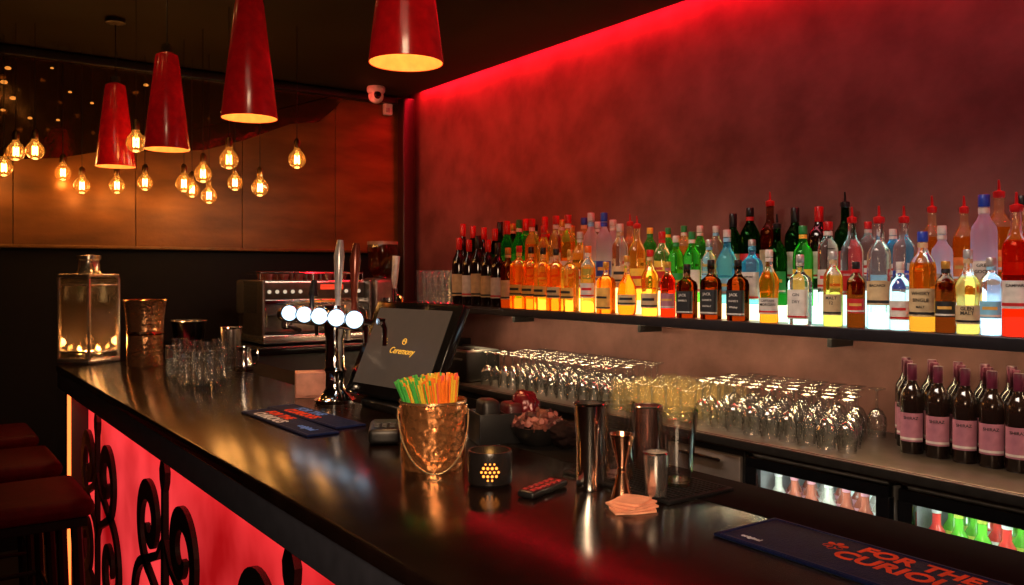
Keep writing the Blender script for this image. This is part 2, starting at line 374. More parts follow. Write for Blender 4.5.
# ---------------------------------------------------------------- bottles
CW=(.97,.98,.98)
GL={'wine dark':mat('dark_wine_glass',(.010,.005,.004),.08,coat=.6),
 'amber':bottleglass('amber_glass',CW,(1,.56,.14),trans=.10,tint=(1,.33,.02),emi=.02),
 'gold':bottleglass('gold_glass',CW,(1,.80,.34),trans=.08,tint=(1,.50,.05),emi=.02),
 'clear':bottleglass('bottle_clear',CW,(.96,.98,.99),trans=.03,tint=(.8,.9,1)),
 'frosted':bottleglass('frosted_glass',(.85,.92,1),(.85,.92,1),trans=.40,tint=(.70,.82,1),rough=.3),
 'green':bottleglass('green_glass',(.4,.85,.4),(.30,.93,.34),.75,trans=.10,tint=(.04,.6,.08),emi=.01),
 'dark green':bottleglass('dark_green_glass',(.1,.3,.12),(.08,.36,.1),.75,trans=.03,tint=(.02,.2,.04)),
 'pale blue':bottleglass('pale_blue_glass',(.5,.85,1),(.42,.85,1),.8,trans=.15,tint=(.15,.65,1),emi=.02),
 'brown':bottleglass('brown_glass',(.6,.4,.3),(.42,.14,.04),.7,trans=.03,tint=(.3,.08,.02)),
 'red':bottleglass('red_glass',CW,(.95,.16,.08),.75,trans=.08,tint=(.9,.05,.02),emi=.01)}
def cmat(n,metal=0):
    c={'red':(.5,.010,.012),'black':(.01,.01,.012),'white':(.60,.56,.50),'blue':(.02,.06,.45),'gold':(.65,.36,.07),'cream':(.52,.38,.20),'orange':(.75,.16,.02),'silver':(.6,.6,.6),'green':(.02,.25,.06),'yellow':(.75,.5,.05),'pale blue':(.2,.5,.7),'pink':(.36,.13,.18),'purple':(.09,.012,.03)}[n]
    return mat(('cap_' if metal else 'label_')+n.replace(' ','_'),c,.3 if metal else .55,.6 if n in('gold','silver') and metal else 0)
KIND={
 'wine':(.037,[(0,0),(.95,0),(1,.015),(1,.6),(.93,.68),(.62,.745),(.42,.79),(.37,.84),(.37,.99),(0,.992)],None,(.14,.46),'wine bottle'),
 'spirit':(.038,[(0,0),(.95,0),(1,.02),(1,.62),(.93,.69),(.6,.77),(.38,.82),(.35,.9),(.35,.99),(0,.992)],None,(.15,.43),'round bottle'),
 'square':(.036,[(0,0),(.95,0),(1,.015),(1,.66),(.95,.71),(.6,.76),(.37,.80),(.35,.88),(.35,.99),(0,.992)],[5,5,5,5,4,3,2,2,2],(.20,.38),'square bottle'),
 'flask':(.042,[(0,0),(.95,0),(1,.02),(1,.60),(.92,.67),(.5,.73),(.36,.78),(.42,.86),(.36,.99),(0,.992)],[6,6,6,6,4,3,2,2,2],(.08,.5),'square shouldered bottle'),
 'bulb':(.050,[(0,0),(.8,0),(.92,.03),(1,.18),(1,.36),(.86,.5),(.5,.62),(.3,.7),(.28,.8),(.28,.99),(0,.992)],None,(.16,.34),'round bellied bottle'),
 'dimple':(.041,[(0,0),(.88,0),(.94,.03),(.86,.2),(.9,.36),(1,.52),(.97,.6),(.7,.68),(.4,.75),(.34,.82),(.34,.99),(0,.992)],None,(.12,.34),'waisted bottle'),
 'slim':(.035,[(0,0),(.95,0),(1,.015),(1,.68),(.92,.73),(.55,.79),(.4,.83),(.4,.9),(.4,.99),(0,.992)],None,(.22,.44),'tall slim bottle')}
CACHE={}
def bottle_at(x,y,z,H,kind,g,cap,lab,pour,txt,label,grp,rz,name='liquor_bottle',cat='bottle'):
    R,prof,sq,(l0,l1),_=KIND[kind]; Hk=round(H,2)
    t=thing(name,label,cat,(x,y,z),rz,grp)
    key=(kind,g,cap,lab,pour,Hk,txt)
    if key in CACHE:
        for me in CACHE[key]:
            o=bpy.data.objects.new(me[0],me[1]); col.objects.link(o); o.parent=t
        return t
    hg=H-(.05 if pour else .0); s=min(1.08,max(.84,hg/.30)); R=R*s; nr=prof[-2][0]*R
    MB().lathe([(a*R,b*hg) for a,b in prof],28,sq=sq).build('glass_body',GL[g],t)
    e=sq[3] if sq else 2
    if lab: MB().patch(R+.0012,l0*hg,l1*hg,-1.15,1.15,16,e).build('paper_label',cmat(lab),t)
    if lab:
        band={'white':'red','cream':'black','gold':'black','black':'white','red':'white','blue':'white','pink':'white','yellow':'red'}.get(lab,'white')
        MB().patch(R+.0018,(l0+.02)*hg,(l0+.045)*hg,-1.1,1.1,16,e).build('label_band',cmat(band),t)
        if not txt and kind!='wine': MB().patch(R+.0018,(l0+l1)/2*hg,((l0+l1)/2+.04)*hg,-.7,.7,12,e).build('label_emblem',cmat(band if band!='white' else 'gold'),t)
    if lab and not pour and cap!='purple': MB().patch(nr+.0016,.84*hg,.89*hg,-3.1,3.1,16).build('neck_label',cmat(lab),t)
    cm=cmat(cap,1)
    if pour:
        MB().lathe([(nr*1.02,hg-.008),(nr*1.2,hg-.004),(nr*1.2,hg+.012),(nr*.5,hg+.016),(0,hg+.016)],16).build('pourer_collar',cm,t)
        MB().tube([(0,0,hg+.01),(0,0,hg+.03),(-.006,0,hg+.05)],[.005,.0042,.003]).build('pourer_spout',cm if cap in('red','black') else CHROME,t)
    else:
        q=.82 if cap in('purple','red','black') and kind=='wine' else .9
        MB().lathe([(nr*1.08,hg*q),(nr*1.14,hg*(q+.005)),(nr*1.14,hg-.002),(nr*1.05,hg+.001),(0,hg+.001)],16).build('cap',cm,t)
    if txt:
        dark=lab in('black','blue','red','green'); tm=cmat('white') if dark else cmat('black')
        lines=txt.split('|'); 
        for i,tx in enumerate(lines):
            zc=hg*(l0+(l1-l0)*(.82-.24*i)); sz=min(.015 if i<2 else .010,1.4*R/(max(4,len(tx))*.62))
            if sq: text_obj(tx,sz,tm,t,Matrix(((0,0,-1,-R-.0016),(-1,0,0,0),(0,1,0,zc),(0,0,0,1))),bold=.0002)
            else: text_obj(tx,sz,tm,t,bendR=R+.0016,zc=zc,bold=.0002)
    CACHE[key]=[(c.name.split('.')[0],c.data) for c in t.children]
    return t
front=[(459,238,'wine','wine dark','red','cream',0,''),(469,240,'wine','wine dark','red','white',0,''),(478,236,'wine','wine dark','black','cream',0,''),(488,240,'wine','wine dark','red','cream',0,''),(498,243,'wine','wine dark','black','white',0,''),(508,248,'wine','brown','gold','cream',0,''),
(519,246,'square','amber','red','gold',0,''),(531,247,'square','amber','black','gold',0,''),(543,248,'square','gold','black','gold',0,''),(556,249,'square','amber','black','cream',0,''),(570,250,'square','gold','gold','gold',0,''),
(588,246,'slim','gold','orange','white',0,''),(606,262,'flask','amber','gold','gold',0,''),(627,256,'bulb','amber','gold','cream',0,''),(650,250,'dimple','gold','red','cream',0,''),(668,262,'spirit','red','gold','pink',0,''),
(687,266,'flask','brown','black','black',0,"JACK|DANIEL'S"),(711,260,'flask','brown','black','black',0,"JACK|DANIEL'S|Old No.7"),(738,260,'flask','brown','black','black',0,"JACK|DANIEL'S|Whiskey"),(769,250,'dimple','amber','white','white',0,'CAPTAIN|MORGAN'),(800,255,'flask','clear','silver','white',0,'GIN|DRY'),
(833,252,'spirit','gold','silver','cream',0,'MALT|12'),(856,262,'slim','brown','black','red',0,''),(879,206,'slim','clear','red','cream',1,'BACARDI'),(900,264,'spirit','clear','white','white',0,''),(922,232,'spirit','amber','blue','cream',0,'WHISKY|SINGLE|MALT'),(945,262,'slim','brown','gold','black',0,''),(968,250,'dimple','gold','silver','cream',0,'GLEN|MALT'),(991,258,'slim','clear','silver','pale blue',0,''),(1015,180,'slim','red','red','white',1,'CAMPARI')]
mid=[(463,224,'wine','wine dark','red','white',0,''),(473,226,'wine','dark green','red','cream',0,''),(484,227,'wine','wine dark','red','cream',0,''),(495,229,'wine','dark green','red','white',0,''),(507,221,'wine','green','red','yellow',0,''),(519,220,'wine','green','green','white',0,''),(532,219,'slim','amber','red','white',0,''),(544,226,'slim','gold','red','red',0,''),(556,216,'slim','clear','red','white',0,''),(568,215,'slim','amber','red','white',0,''),(580,232,'spirit','gold','white','white',0,''),(591,213,'slim','frosted','white','pale blue',0,''),(604,213,'slim','frosted','blue','blue',0,''),(620,224,'slim','clear','white','cream',0,''),(637,216,'spirit','gold','red','yellow',1,''),(662,232,'spirit','clear','red','red',0,''),(676,236,'spirit','green','white','green',0,''),(692,232,'wine','green','green','white',0,''),(709,240,'slim','clear','silver','pale blue',0,''),(727,230,'dimple','pale blue','white','pale blue',0,''),(752,240,'flask','pale blue','silver','white',0,'SAPPHIRE'),(777,214,'spirit','dark green','black','green',1,''),(803,226,'wine','green','green','yellow',0,''),(828,222,'slim','clear','red','white',0,''),(852,207,'spirit','clear','red','red',1,'SMIRNOFF'),(880,232,'slim','clear','white','pale blue',0,''),(904,206,'slim','clear','red','blue',1,'SMIRNOFF'),(942,226,'slim','frosted','white','white',0,''),(984,195,'slim','frosted','blue','white',0,'GREY|GOOSE'),(1022,196,'spirit','gold','black','cream',0,'')]
back=[(500,222,'wine','dark green','black','white',0,''),(513,224,'wine','dark green','gold','cream',0,''),(526,219,'wine','green','red','white',0,''),(545,217,'wine','red','red','white',0,''),(562,220,'spirit','gold','gold','white',0,''),(584,218,'slim','amber','blue','cream',0,''),(598,222,'slim','clear','white','white',0,''),(613,220,'slim','frosted','white','white',0,''),(630,214,'slim','amber','red','cream',1,''),(650,228,'slim','green','yellow','green',0,''),(668,228,'spirit','green','green','yellow',0,''),(684,226,'slim','gold','green','white',0,''),(700,226,'wine','green','white','white',0,''),(716,226,'slim','clear','white','pale blue',0,''),(733,214,'wine','dark green','black','cream',0,''),(750,208,'spirit','dark green','black','red',0,''),(770,192,'wine','brown','red','cream',1,''),(795,208,'wine','dark green','black','white',0,''),(819,207,'wine','wine dark','red','white',0,''),(845,192,'wine','dark green','black','red',1,''),(868,222,'slim','clear','red','white',0,''),(893,230,'slim','pale blue','white','white',0,''),(932,196,'slim','amber','red','orange',1,''),(964,196,'spirit','amber','red','orange',1,''),(999,180,'slim','amber','red','orange',1,'')]
FILLS=[('slim','green','white','white'),('spirit','gold','black','white'),('slim','clear','blue','blue'),('wine','green','gold','yellow'),('spirit','pale blue','silver','white'),('slim','clear','black','red'),('slim','frosted','silver','blue'),('spirit','amber','white','cream')]
def geom(e,bx,dz):
    px,top,kd=e[0],e[1],e[2]; y,d=onx(px,bx); H=max(.22,min(.42,zat(top,d)-(SZ+dz+.0005)))
    return y,H,KIND[kd][0]*min(1.08,max(.84,(H-(.05 if e[6] else 0))/.30))*(1.1 if kd in('flask','square') else 1)
def pxof(x,y):
    return 512+F*(x*CO-y*S)/(x*S+y*CO)
def place_row(lst,bx,dz,fill):
    out=[]; prev=None; fi=0
    for e in lst:
        y,H,R=geom(e,bx,dz)
        if prev:
            if prev[0]-y<prev[2]+R+.003: y=prev[0]-prev[2]-R-.003
            while fill and prev[0]-y>prev[2]+R+2*.0375+.006:
                k=FILLS[(fi*3+int(e[0]))%len(FILLS)]; fi+=1
                yf=prev[0]-prev[2]-.0375-.003; pf=pxof(bx,yf)
                ee=(pf,(e[1]+8 if e[1]>205 else 222),k[0],k[1],k[2],k[3],0,''); _,Hf,Rf=geom(ee,bx,dz)
                out.append((ee,yf,Hf)); prev=(yf,Hf,.0375)
        out.append((e,y,H)); prev=(y,H,R*1.03)
    return out
ORD=['','first','second','third','fourth','fifth','sixth','seventh','eighth','ninth','tenth','eleventh','twelfth','thirteenth','fourteenth','fifteenth','sixteenth','seventeenth','eighteenth','nineteenth','twentieth']+['twenty-'+o for o in ('first','second','third','fourth','fifth','sixth','seventh','eighth','ninth')]+['thirtieth']+['thirty-'+o for o in ('first','second','third','fourth','fifth','sixth','seventh','eighth','ninth')]+['fortieth']+['forty-'+o for o in ('first','second','third','fourth','fifth','sixth','seventh','eighth','ninth')]
for rname,lst,bx,dz,fl in (('front',front,2.655,0,False),('middle',mid,2.775,.06,True),('back',back,2.882,.12,True)):
    row=place_row(lst,bx,dz,fl)
    descs=[f"{e[3] if e[3]!='wine dark' else 'blackish'} {KIND[e[2]][4]} with {e[4]} {'pourer' if e[6] else 'cap'} and {e[5]} label" for e,_,_ in row]
    for i,(e,y,H) in enumerate(row):
        px,top,kd,g,cap,lab,pour,txt=e
        dd=descs[i]
        lbl=dd+(f", {ORD[i+1]} in {rname} row" if descs.count(dd)>1 else f", {rname} row of shelf")
        af=math.atan2(y,bx)
        sqk=KIND[kd][2] is not None
        bottle_at(bx,y,SZ+dz+.0005,H,kd,g,cap,lab,pour,txt,lbl,'spirit bottles on the lit shelf',af*(.25 if sqk else .75)+random.uniform(-.06,.06))
WY0={}
for x,pxs,rn in ((2.67,(912,938,965,992,1019),'front row'),(2.76,(908,934,961,988,1015),'second row'),(2.86,(906,932,958,985,1012),'rear row')):
    for i,px in enumerate(pxs):
        y,d=onx(px,x); WY0[rn]=max(WY0.get(rn,0),y)
        bottle_at(x,y,BBZ+.0005,.285,'wine','wine dark','purple','pink',0,'SHIRAZ' if x<2.7 else '',f"dark wine bottle with pink label on back bar, {ORD[i+1]} from left in {rn}",'wine bottles at right end of back bar',math.atan2(y,x)*.8,'wine_bottle')

# ---------------------------------------------------------------- glassware on back bar
def stemglass(label,grp):
    t=thing('stem_glass',label,'glass',(0,0,0),0,grp)
    MB().lathe([(.006,.100),(.020,.092),(.032,.07),(.0345,.045),(.029,.002),(.0305,.0),(.0285,.0)],20).build('bowl',CLEAR,t,2)
    MB().lathe([(0,.172),(.030,.172),(.031,.170),(.01,.166),(.004,.161),(.004,.106),(.007,.099)],14).build('stem',CLEAR,t,2)
    return t
def tumbler(label,grp,R=.034,H=.11,inv=False,m=None,name='tumbler'):
    b=MB()
    p=[(0,.010),(R*.80,.010),(R*.83,.0),(R*.86,.004),(R,H-.003),(R*1.04,H),(R*.97,H)]
    if inv: p=[(r,H-z) for r,z in p]
    o=b.lathe(p,20).build(name,m or CLEAR,None,2); return tag(o,label,'glass',grp)
WARMG=glass('warm_lit_glass',(1,.95,.82),.9,.04,(1,.66,.20),.045,rough=.03,edge=.30,bump=.20,base=.09)  # copy of the clear glass with warm light painted in as tint and emission
A=stemglass('clear stem glass standing upside down among rows at right of back bar','stem glasses at right of the back bar')
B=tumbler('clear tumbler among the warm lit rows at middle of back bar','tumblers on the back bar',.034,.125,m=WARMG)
fst={}
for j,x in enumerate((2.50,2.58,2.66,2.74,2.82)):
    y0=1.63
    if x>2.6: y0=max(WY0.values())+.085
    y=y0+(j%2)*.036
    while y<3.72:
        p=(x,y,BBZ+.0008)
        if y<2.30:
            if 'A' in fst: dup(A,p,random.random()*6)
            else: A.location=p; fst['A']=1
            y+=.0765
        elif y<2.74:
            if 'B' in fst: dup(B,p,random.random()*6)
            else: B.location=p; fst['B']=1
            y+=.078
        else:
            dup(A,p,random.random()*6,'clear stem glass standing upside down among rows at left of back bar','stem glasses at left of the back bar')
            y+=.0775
rp=thing('receipt_printer','black receipt printer at far left end of the back bar','printer',(2.55,3.95,BBZ))
MB().box((0,0,.085),(.22,.26,.17),.015).build('body',BLACK,rp)
MB().box((-.05,0,.172),(.08,.2,.006),.002).build('paper_cover',BLACKG,rp); MB().box((-.112,0,.12),(.004,.18,.01)).build('paper_slot',mat('slot_grey',(.1,.1,.1),.5),rp)
E=tumbler('clear tall glass clustered at left end of the bottle shelf','tall glasses at left end of the shelf',.033,.20,name='tall_glass',m=glass('tall_glass_clear',(.96,.96,.94),.9,.02,(1,.8,.55),.006,rough=.04,edge=.3,bump=.2,base=.12))
k_=0
for x in (2.66,2.745,2.83):
    for i in range(5):
        p=(x,4.385+i*.074+(.03 if x>2.7 and x<2.8 else 0),SZ+.0008)
        if k_==0: E.location=p
        else: dup(E,p,0)
        k_+=1

# ---------------------------------------------------------------- espresso machine
em=thing('espresso_machine','stainless espresso machine with lit control panel on the far counter','coffee machine',(1.95,4.80,1.10))
MB().box((0,.06,.26),(.66,.38,.20),.015).build('upper_body',STEEL,em)
MB().box((0,.14,.09),(.62,.24,.18),.01).build('rear_body',mat('machine_back_steel',(.3,.28,.26),.3,1),em)
MB().box((0,-.03,.035),(.66,.38,.05),.008).build('base_tray',STEEL,em)
MB().box((0,-.14,.063),(.58,.16,.006)).build('drip_grille',BLACK,em)
MB().box((0,-.135,.30),(.62,.014,.09),.004).build('control_panel',mat('panel_dark',(.10,.085,.07),.35,.6),em)
MB().box((0,-.137,.235),(.62,.012,.03),.003).build('lower_trim',CHROME,em)
cp=MB().box((.1,-.145,.32),(.14,.006,.03),.002).build('display',mat('display_glass',(.02,.01,.01),.2,emi=(1,.06,.02),es=.9),em)
for i in range(8):
    x=-.27+i*.045 if i<5 else .19+(i-5)*.04
    MB().lathe([(0,-.006),(.010,-.006),(.011,0)],14,(x,-.144,.295),axis='y').build('button',emis('button_glow',(.85,.75,.55),.6),em)
for s in (-1,1):
    MB().lathe([(0,.0),(.034,0),(.036,.05),(.03,.06),(0,.06)],20,(s*.15,-.09,.115)).build('group_head',CHROME,em)
    pf=MB().lathe([(0,0),(.02,0),(.034,.012),(.034,.035),(0,.035)],20,(s*.15,-.09,.082)).build('portafilter',CHROME,em)
    MB().tube([(s*.15,-.12,.10),(s*.15,-.2,.095),(s*.15,-.28,.085)],[.008,.013,.014]).build('handle',BLACK,pf)
    MB().tube([(s*.29,-.13,.20),(s*.30,-.18,.18),(s*.305,-.19,.1)],.006).build('steam_wand',CHROME,em)
for s in (-1,1): MB().box((s*.32,-.04,.19),(.02,.32,.34),.008).build('side_panel',mat('side_panel_steel',(.2,.18,.17),.3,.8),em)
MB().tube([(-.31,-.11,.40),(.31,-.11,.40),(.31,.22,.40),(-.31,.22,.40)],.006,8,True).build('cup_rail',CHROME,em)
for x in (-.31,0,.31): MB().tube([(x,-.11,.35),(x,-.11,.40)],.005).build('rail_post',CHROME,em)
CUPM=mat('red_brown_cup',(.12,.025,.02),.2,coat=.4)
cup=tag(MB().lathe([(0,.004),(.02,.004),(.036,.05),(.039,.05),(.024,0),(0,0)],18).build('coffee_cup',CUPM),'dark red cup stacked on top of the espresso machine','cup','cups on the espresso machine')
for i in range(12):
    p=(1.72+.09*(i%6),4.78+.1*(i//6),1.4605)
    if i==0: cup.location=p
    else: dup(cup,p)
gr=thing('coffee_grinder','dark coffee grinder with brown bean hopper right of the espresso machine','coffee grinder',(2.46,4.82,1.10))
MB().box((0,0,.02),(.2,.3,.04),.01).build('base',BLACK,gr)
MB().box((0,.04,.2),(.17,.19,.34),.03).build('body',mat('grinder_grey',(.25,.20,.17),.35,.7),gr)
MB().lathe([(.05,.37),(.085,.42),(.095,.55),(.09,.58)],24).build('bean_hopper',glass('brown_hopper',(.5,.25,.12),.5,.3),gr)
MB().lathe([(.096,.575),(.096,.595),(0,.60)],24).build('hopper_lid',mat('hopper_lid',(.3,.14,.09),.3),gr)
MB().lathe([(0,0),(.045,0),(.045,.09),(0,.09)],20,(0,-.09,.16)).build('dosing_chamber',STEEL,gr)
MB().tube([(0,-.1,.06),(0,-.16,.06)],.01).build('fork',CHROME,gr)
x,d=ony(393,4.55); 
tp=thing('water_tap','silver water tap with tall flat handle beside the coffee grinder','tap',(x,4.53,1.10))
MB().lathe([(0,0),(.04,0),(.04,.012),(.018,.03),(.018,.3),(.022,.31),(0,.31)],20).build('post',CHROME,tp)
MB().tube([(0,0,.26),(0,-.06,.27),(0,-.09,.25),(0,-.09,.22)],.009).build('spout',CHROME,tp)
MB().tube([(0,0,.31),(0,0,.36),(.012,0,.50)],[.01,.02,.024]).build('handle',mat('silver_handle',(.7,.68,.66),.3,.5),tp)

# ---------------------------------------------------------------- beer tower
bx,by,_=onz(335,402)
bt=thing('beer_tap_tower','chrome beer tower with five glowing round badges and tall tap handles','beer tap',(bx,by,1.10))
MB().lathe([(0,0),(.062,0),(.064,.01),(.05,.018),(.04,.03),(.03,.045),(.03,.09),(.036,.10),(.03,.11),(.028,.2),(.034,.215),(.034,.3),(0,.3)],28).build('column',CHROME,bt)
y1=onx(354,bx)[0]-by-.03; y2=onx(283,bx)[0]-by
MB().lathe([(0,y1),(.022,y1),(.026,y1+.01),(.026,y2-.01),(.022,y2),(0,y2)],24,(0,0,.255),axis='y').build('crossbar',CHROME,bt)
lensm=emis('badge_glow',(.55,.78,1),2.2)
for i,px in enumerate((289,304,319,336,354)):
    yy=onx(px,bx-.055)[0]-by
    an=math.radians(52)
    Rz=Matrix.Translation((-.055,yy,.268))@Matrix.Rotation(an,4,'Z')
    o=MB().lathe([(.0265,.014),(.0285,.0),(.027,-.004),(.0235,-.002)],28,axis='x').build('badge_rim',CHROME,bt); o.data.transform(Rz)
    o=MB().lathe([(0,-.010),(.012,-.009),(.019,-.006),(.0245,.0),(.0245,.006),(0,.006)],28,axis='x').build('light_badge',lensm,bt); o.data.transform(Rz)
    MB().tube([(-.05,yy,.268),(0,yy,.258)],.008).build('badge_arm',CHROME,bt)
    MB().tube([(.02,yy,.26),(.035,yy,.26),(.042,yy,.24),(.042,yy,.19)],[.011,.011,.009,.007]).build('faucet',CHROME,bt)
for px,topy,c in ((338,240,(.75,.75,.78)),(357,243,(.25,.05,.03)),(312,280,(.04,.04,.05))):
    yy=onx(min(px,354),bx)[0]-by; d=onx(px,bx)[1]; zt=zat(topy,d)-1.10
    MB().tube([(0,yy,.27),(0,yy,.31),(.0,yy,.34),(.004,yy,zt-.05),(.008,yy,zt)],[.012,.008,.010,.017,.009],12).build('tap_handle',mat('tap_handle_%d'%px,c,.2,.3,coat=.5),bt)

# ---------------------------------------------------------------- till monitor
BLx,BLy,_=onz(345,390,1.14); BRx,BRy,_=onz(427,405,1.14)
u=Vector((BRx-BLx,BRy-BLy,0)); W=u.length; u.normalize(); back_dir=Vector((-u.y,u.x,0))
if back_dir.x<0: back_dir=-back_dir
v=(Vector((0,0,1))*.91+back_dir*.41).normalized(); nrm=u.cross(v)
Hm=.295
org=Vector(((BLx+BRx)/2,(BLy+BRy)/2,1.14))
pm=thing('till_monitor','tilted black touch screen till showing a gold logo, beside the beer tower','monitor',(org.x+back_dir.x*.09,org.y+back_dir.y*.09,1.10))
off=org-Vector(pm.location)
MM=Matrix.Translation(off)@Matrix((u,v,nrm)).transposed().to_4x4()
MB().box((0,Hm/2,-.018),(W+.01,Hm+.01,.035),.008,M=MM).build('screen_housing',BLACKG,pm)
dp=MB().box((0,Hm/2+.005,.0008),(W-.055,Hm-.05,.002),.0,M=MM).build('display',mat('screen_glass',(.02,.016,.013),.35,emi=(.20,.125,.08),es=.28,spec=.2),pm,False)
goldt=mat('logo_gold',(.8,.5,.1),.4,emi=(1,.50,.04),es=.7)
text_obj('Ceremony',.028,goldt,dp,MM@Matrix.Translation((.01,Hm/2-.006,.0025)),shear=.35,name='logo_lettering')
o=MB().tube([(.01+.009*math.cos(a),Hm/2+.024+.009*math.sin(a),.003) for a in [2*PI*k/20 for k in range(20)]],.001,6,True).tube([(.005,Hm/2+.024,.003),(.01,Hm/2+.028,.003),(.015,Hm/2+.022,.003)],.001,6).build('logo_emblem',goldt,dp); o.data.transform(MM)
MB().box((0,0,.012),(.20,.24,.024),.006).build('base',BLACK,pm)
MB().tube([(0,0,.02),(.0,0,.07),(.02,0,.13)],.03,12).build('stand_neck',BLACK,pm)
pr_x,pr_y,_=onz(385,440)
cr=thing('card_reader','small black card reader in front of the tilted till screen','card reader',(pr_x,pr_y,1.10),-.5)
MB().box((0,0,.02),(.075,.14,.036),.01).build('body',BLACK,cr)
MB().box((0,.035,.0395),(.055,.04,.002)).build('screen',mat('reader_screen',(.03,.04,.03),.3),cr)
for i in range(3):
    for j in range(3): MB().box((-.018+.018*i,-.04+.018*j,.04),(.012,.01,.004),.001).build('key',mat('reader_key',(.04,.04,.04),.5),cr)

# ---------------------------------------------------------------- counter things
def base(px,py,z=1.1003): x,y,d=onz(px,py,z); return x,y,d
x,y,d=base(89,362)
ln=thing('candle_lantern','large glass and metal candle lantern at far left end of the counter','lantern',(x,y,1.1005),.62)
LM=mat('lantern_metal',(.85,.75,.6),.22,.9)
MB().box((0,0,.012),(.185,.185,.024),.006).build('base',LM,ln)
for a in (-1,1):
    for b in (-1,1): MB().tube([(a*.085,b*.085,.02),(a*.085,b*.085,.372),(a*.082,b*.082,.382),(a*.075,b*.075,.386)],.0085).build('frame_post',LM,ln)
MB().box((0,0,.388),(.178,.178,.016),.005).build('top_plate',LM,ln)
MB().box((0,0,.05),(.176,.176,.010),.003).build('lower_band',LM,ln)
MB().box((0,0,.345),(.176,.176,.008),.003).build('upper_band',LM,ln)
MB().lathe([(.055,.395),(.050,.405),(.046,.41),(.044,.455),(.052,.46),(.052,.478),(0,.482)],24).build('chimney_cap',LM,ln)
g=MB()
for s in (-1,1): g.box((s*.081,0,.2),(.0015,.158,.35)); g.box((0,s*.081,.2),(.158,.0015,.35))
g.build('glass_panes',glass('lantern_glass',(.93,.9,.86),.25,.022,(1,.65,.35),.0,rough=.05,edge=.8),ln,False)
FL=emis('candle_flame',(1,.45,.10),25)
for i,(a,b) in enumerate(((-.04,-.03),(.035,-.042),(.04,.035),(-.035,.04))):
    cd=thing('tea_light','lit tea light inside the lantern, one of four in the base','candle',(x+a,y+b,1.1255),0,'tea lights in the lantern')
    MB().lathe([(0,0),(.019,0),(.019,.015),(.017,.015),(.016,.012),(0,.012)],16).build('cup',STEEL,cd)
    MB().lathe([(0,.012),(.007,.02),(.0075,.028),(.003,.042),(0,.048)],10).build('flame',FL,cd)
l=bpy.data.lights.new('lantern_glow','POINT'); l.energy=1.2; l.color=(1,.45,.14); l.shadow_soft_size=.02
o=bpy.data.objects.new('lantern_glow',l); col.objects.link(o); o.parent=ln; o.location=(0,0,.085)
x,y,d=base(145,366)
wc=thing('wine_cooler','wide hammered copper wine cooler with flared rim beside the lantern','cooler',(x,y,1.1005))
h=(366-300)*d/F; 
MB().lathe([(0,.003),(.066,.003),(.071,0),(.074,.01),(.074,h*.5),(.078,h*.75),(.087,h*.98),(.089,h),(.084,h),(.072,h*.70),(.066,.02),(0,.015)],32).build('bucket',BRONZE,wc)
BRM=mat('bronze_rim',(.9,.52,.28),.15,1)
MB().lathe([(.0875,h-.003),(.092,h),(.0875,h+.003)],28).build('rim',BRM,wc)
MB().lathe([(.0735,h*.47),(.077,h*.5),(.0745,h*.53)],28).build('band',BRM,wc)
G=tumbler('small clear tumbler in the cluster left of the steel jug','tumblers clustered on the counter',.031,.125)
for i,(px,py) in enumerate(((174,381),(186,387),(199,389),(212,388),(224,383),(180,371),(194,374),(208,376),(220,372))):
    x,y,d=base(px,py-3)
    if i==0: G.location=(x,y,1.1008)
    else: dup(G,(x,y,1.1008),i)
x,y,d=base(188,352)
ib=thing('ice_bucket','dark metal ice bucket behind the cluster of small tumblers','ice bucket',(x,y-.02,1.1005))
MB().lathe([(0,0),(.06,0),(.065,.01),(.085,.16),(.08,.16),(.06,.015),(0,.012)],28).build('bucket',mat('dark_steel',(.12,.11,.1),.2,1),ib)
MB().lathe([(.086,.157),(.089,.16),(.086,.163)],28).build('rim',STEEL,ib)
x,y,d=base(231,364)
sk=thing('cocktail_shaker','short steel shaker tin behind the milk jug','shaker',(x,y,1.1005))
MB().lathe([(0,0),(.032,0),(.034,.005),(.046,.158),(.048,.16),(.044,.158),(.032,.01),(0,.008)],24).build('tin',STEEL,sk)
MB().lathe([(.0465,.155),(.049,.16),(.0465,.163)],24).build('rim',CHROME,sk)
x,y,d=base(244,371)
jg=thing('milk_jug','small polished steel milk jug with curved handle right of tumblers','jug',(x,y,1.1005),-.9)
MB().lathe([(0,0),(.036,0),(.039,.006),(.038,.03),(.028,.075),(.032,.10),(.030,.10),(.026,.075),(.035,.03),(0,.004)],24).build('body',CHROME,jg)
MB().tube([(.03,0,.095),(.06,0,.09),(.066,0,.06),(.055,0,.03),(.037,0,.025)],.004).build('handle',CHROME,jg)
MB().tube([(-.026,0,.085),(-.036,0,.103)],[.01,.005]).build('spout',CHROME,jg)
x,y,d=base(311,396)
bxo=thing('napkin_box','small open brown pink napkin box beside the beer tower base','box',(x,y,1.1005),-.35)
b=MB(); b.box((0,0,.004),(.10,.08,.008))
for s in (-1,1): b.box((s*.047,0,.04),(.006,.08,.08),.002); b.box((0,s*.037,.04),(.10,.006,.08),.002)
b.build('tray',mat('brown_pink_card',(1,.45,.34),.6),bxo)
MB().box((0,0,.045),(.086,.066,.07),.004).build('napkin_stack',mat('napkin_cream',(.8,.5,.4),.8),bxo)
NAVY=mat('navy_rubber',(.003,.010,.060),.6,bump=.3,bscale=300,spec=.10)
ORG=mat('runner_rust_print',(.85,.075,.02),.6,spec=.1); WHT=mat('runner_white_print',(.6,.65,.8),.55); BLU=mat('runner_blue_print',(.06,.22,.9),.55)
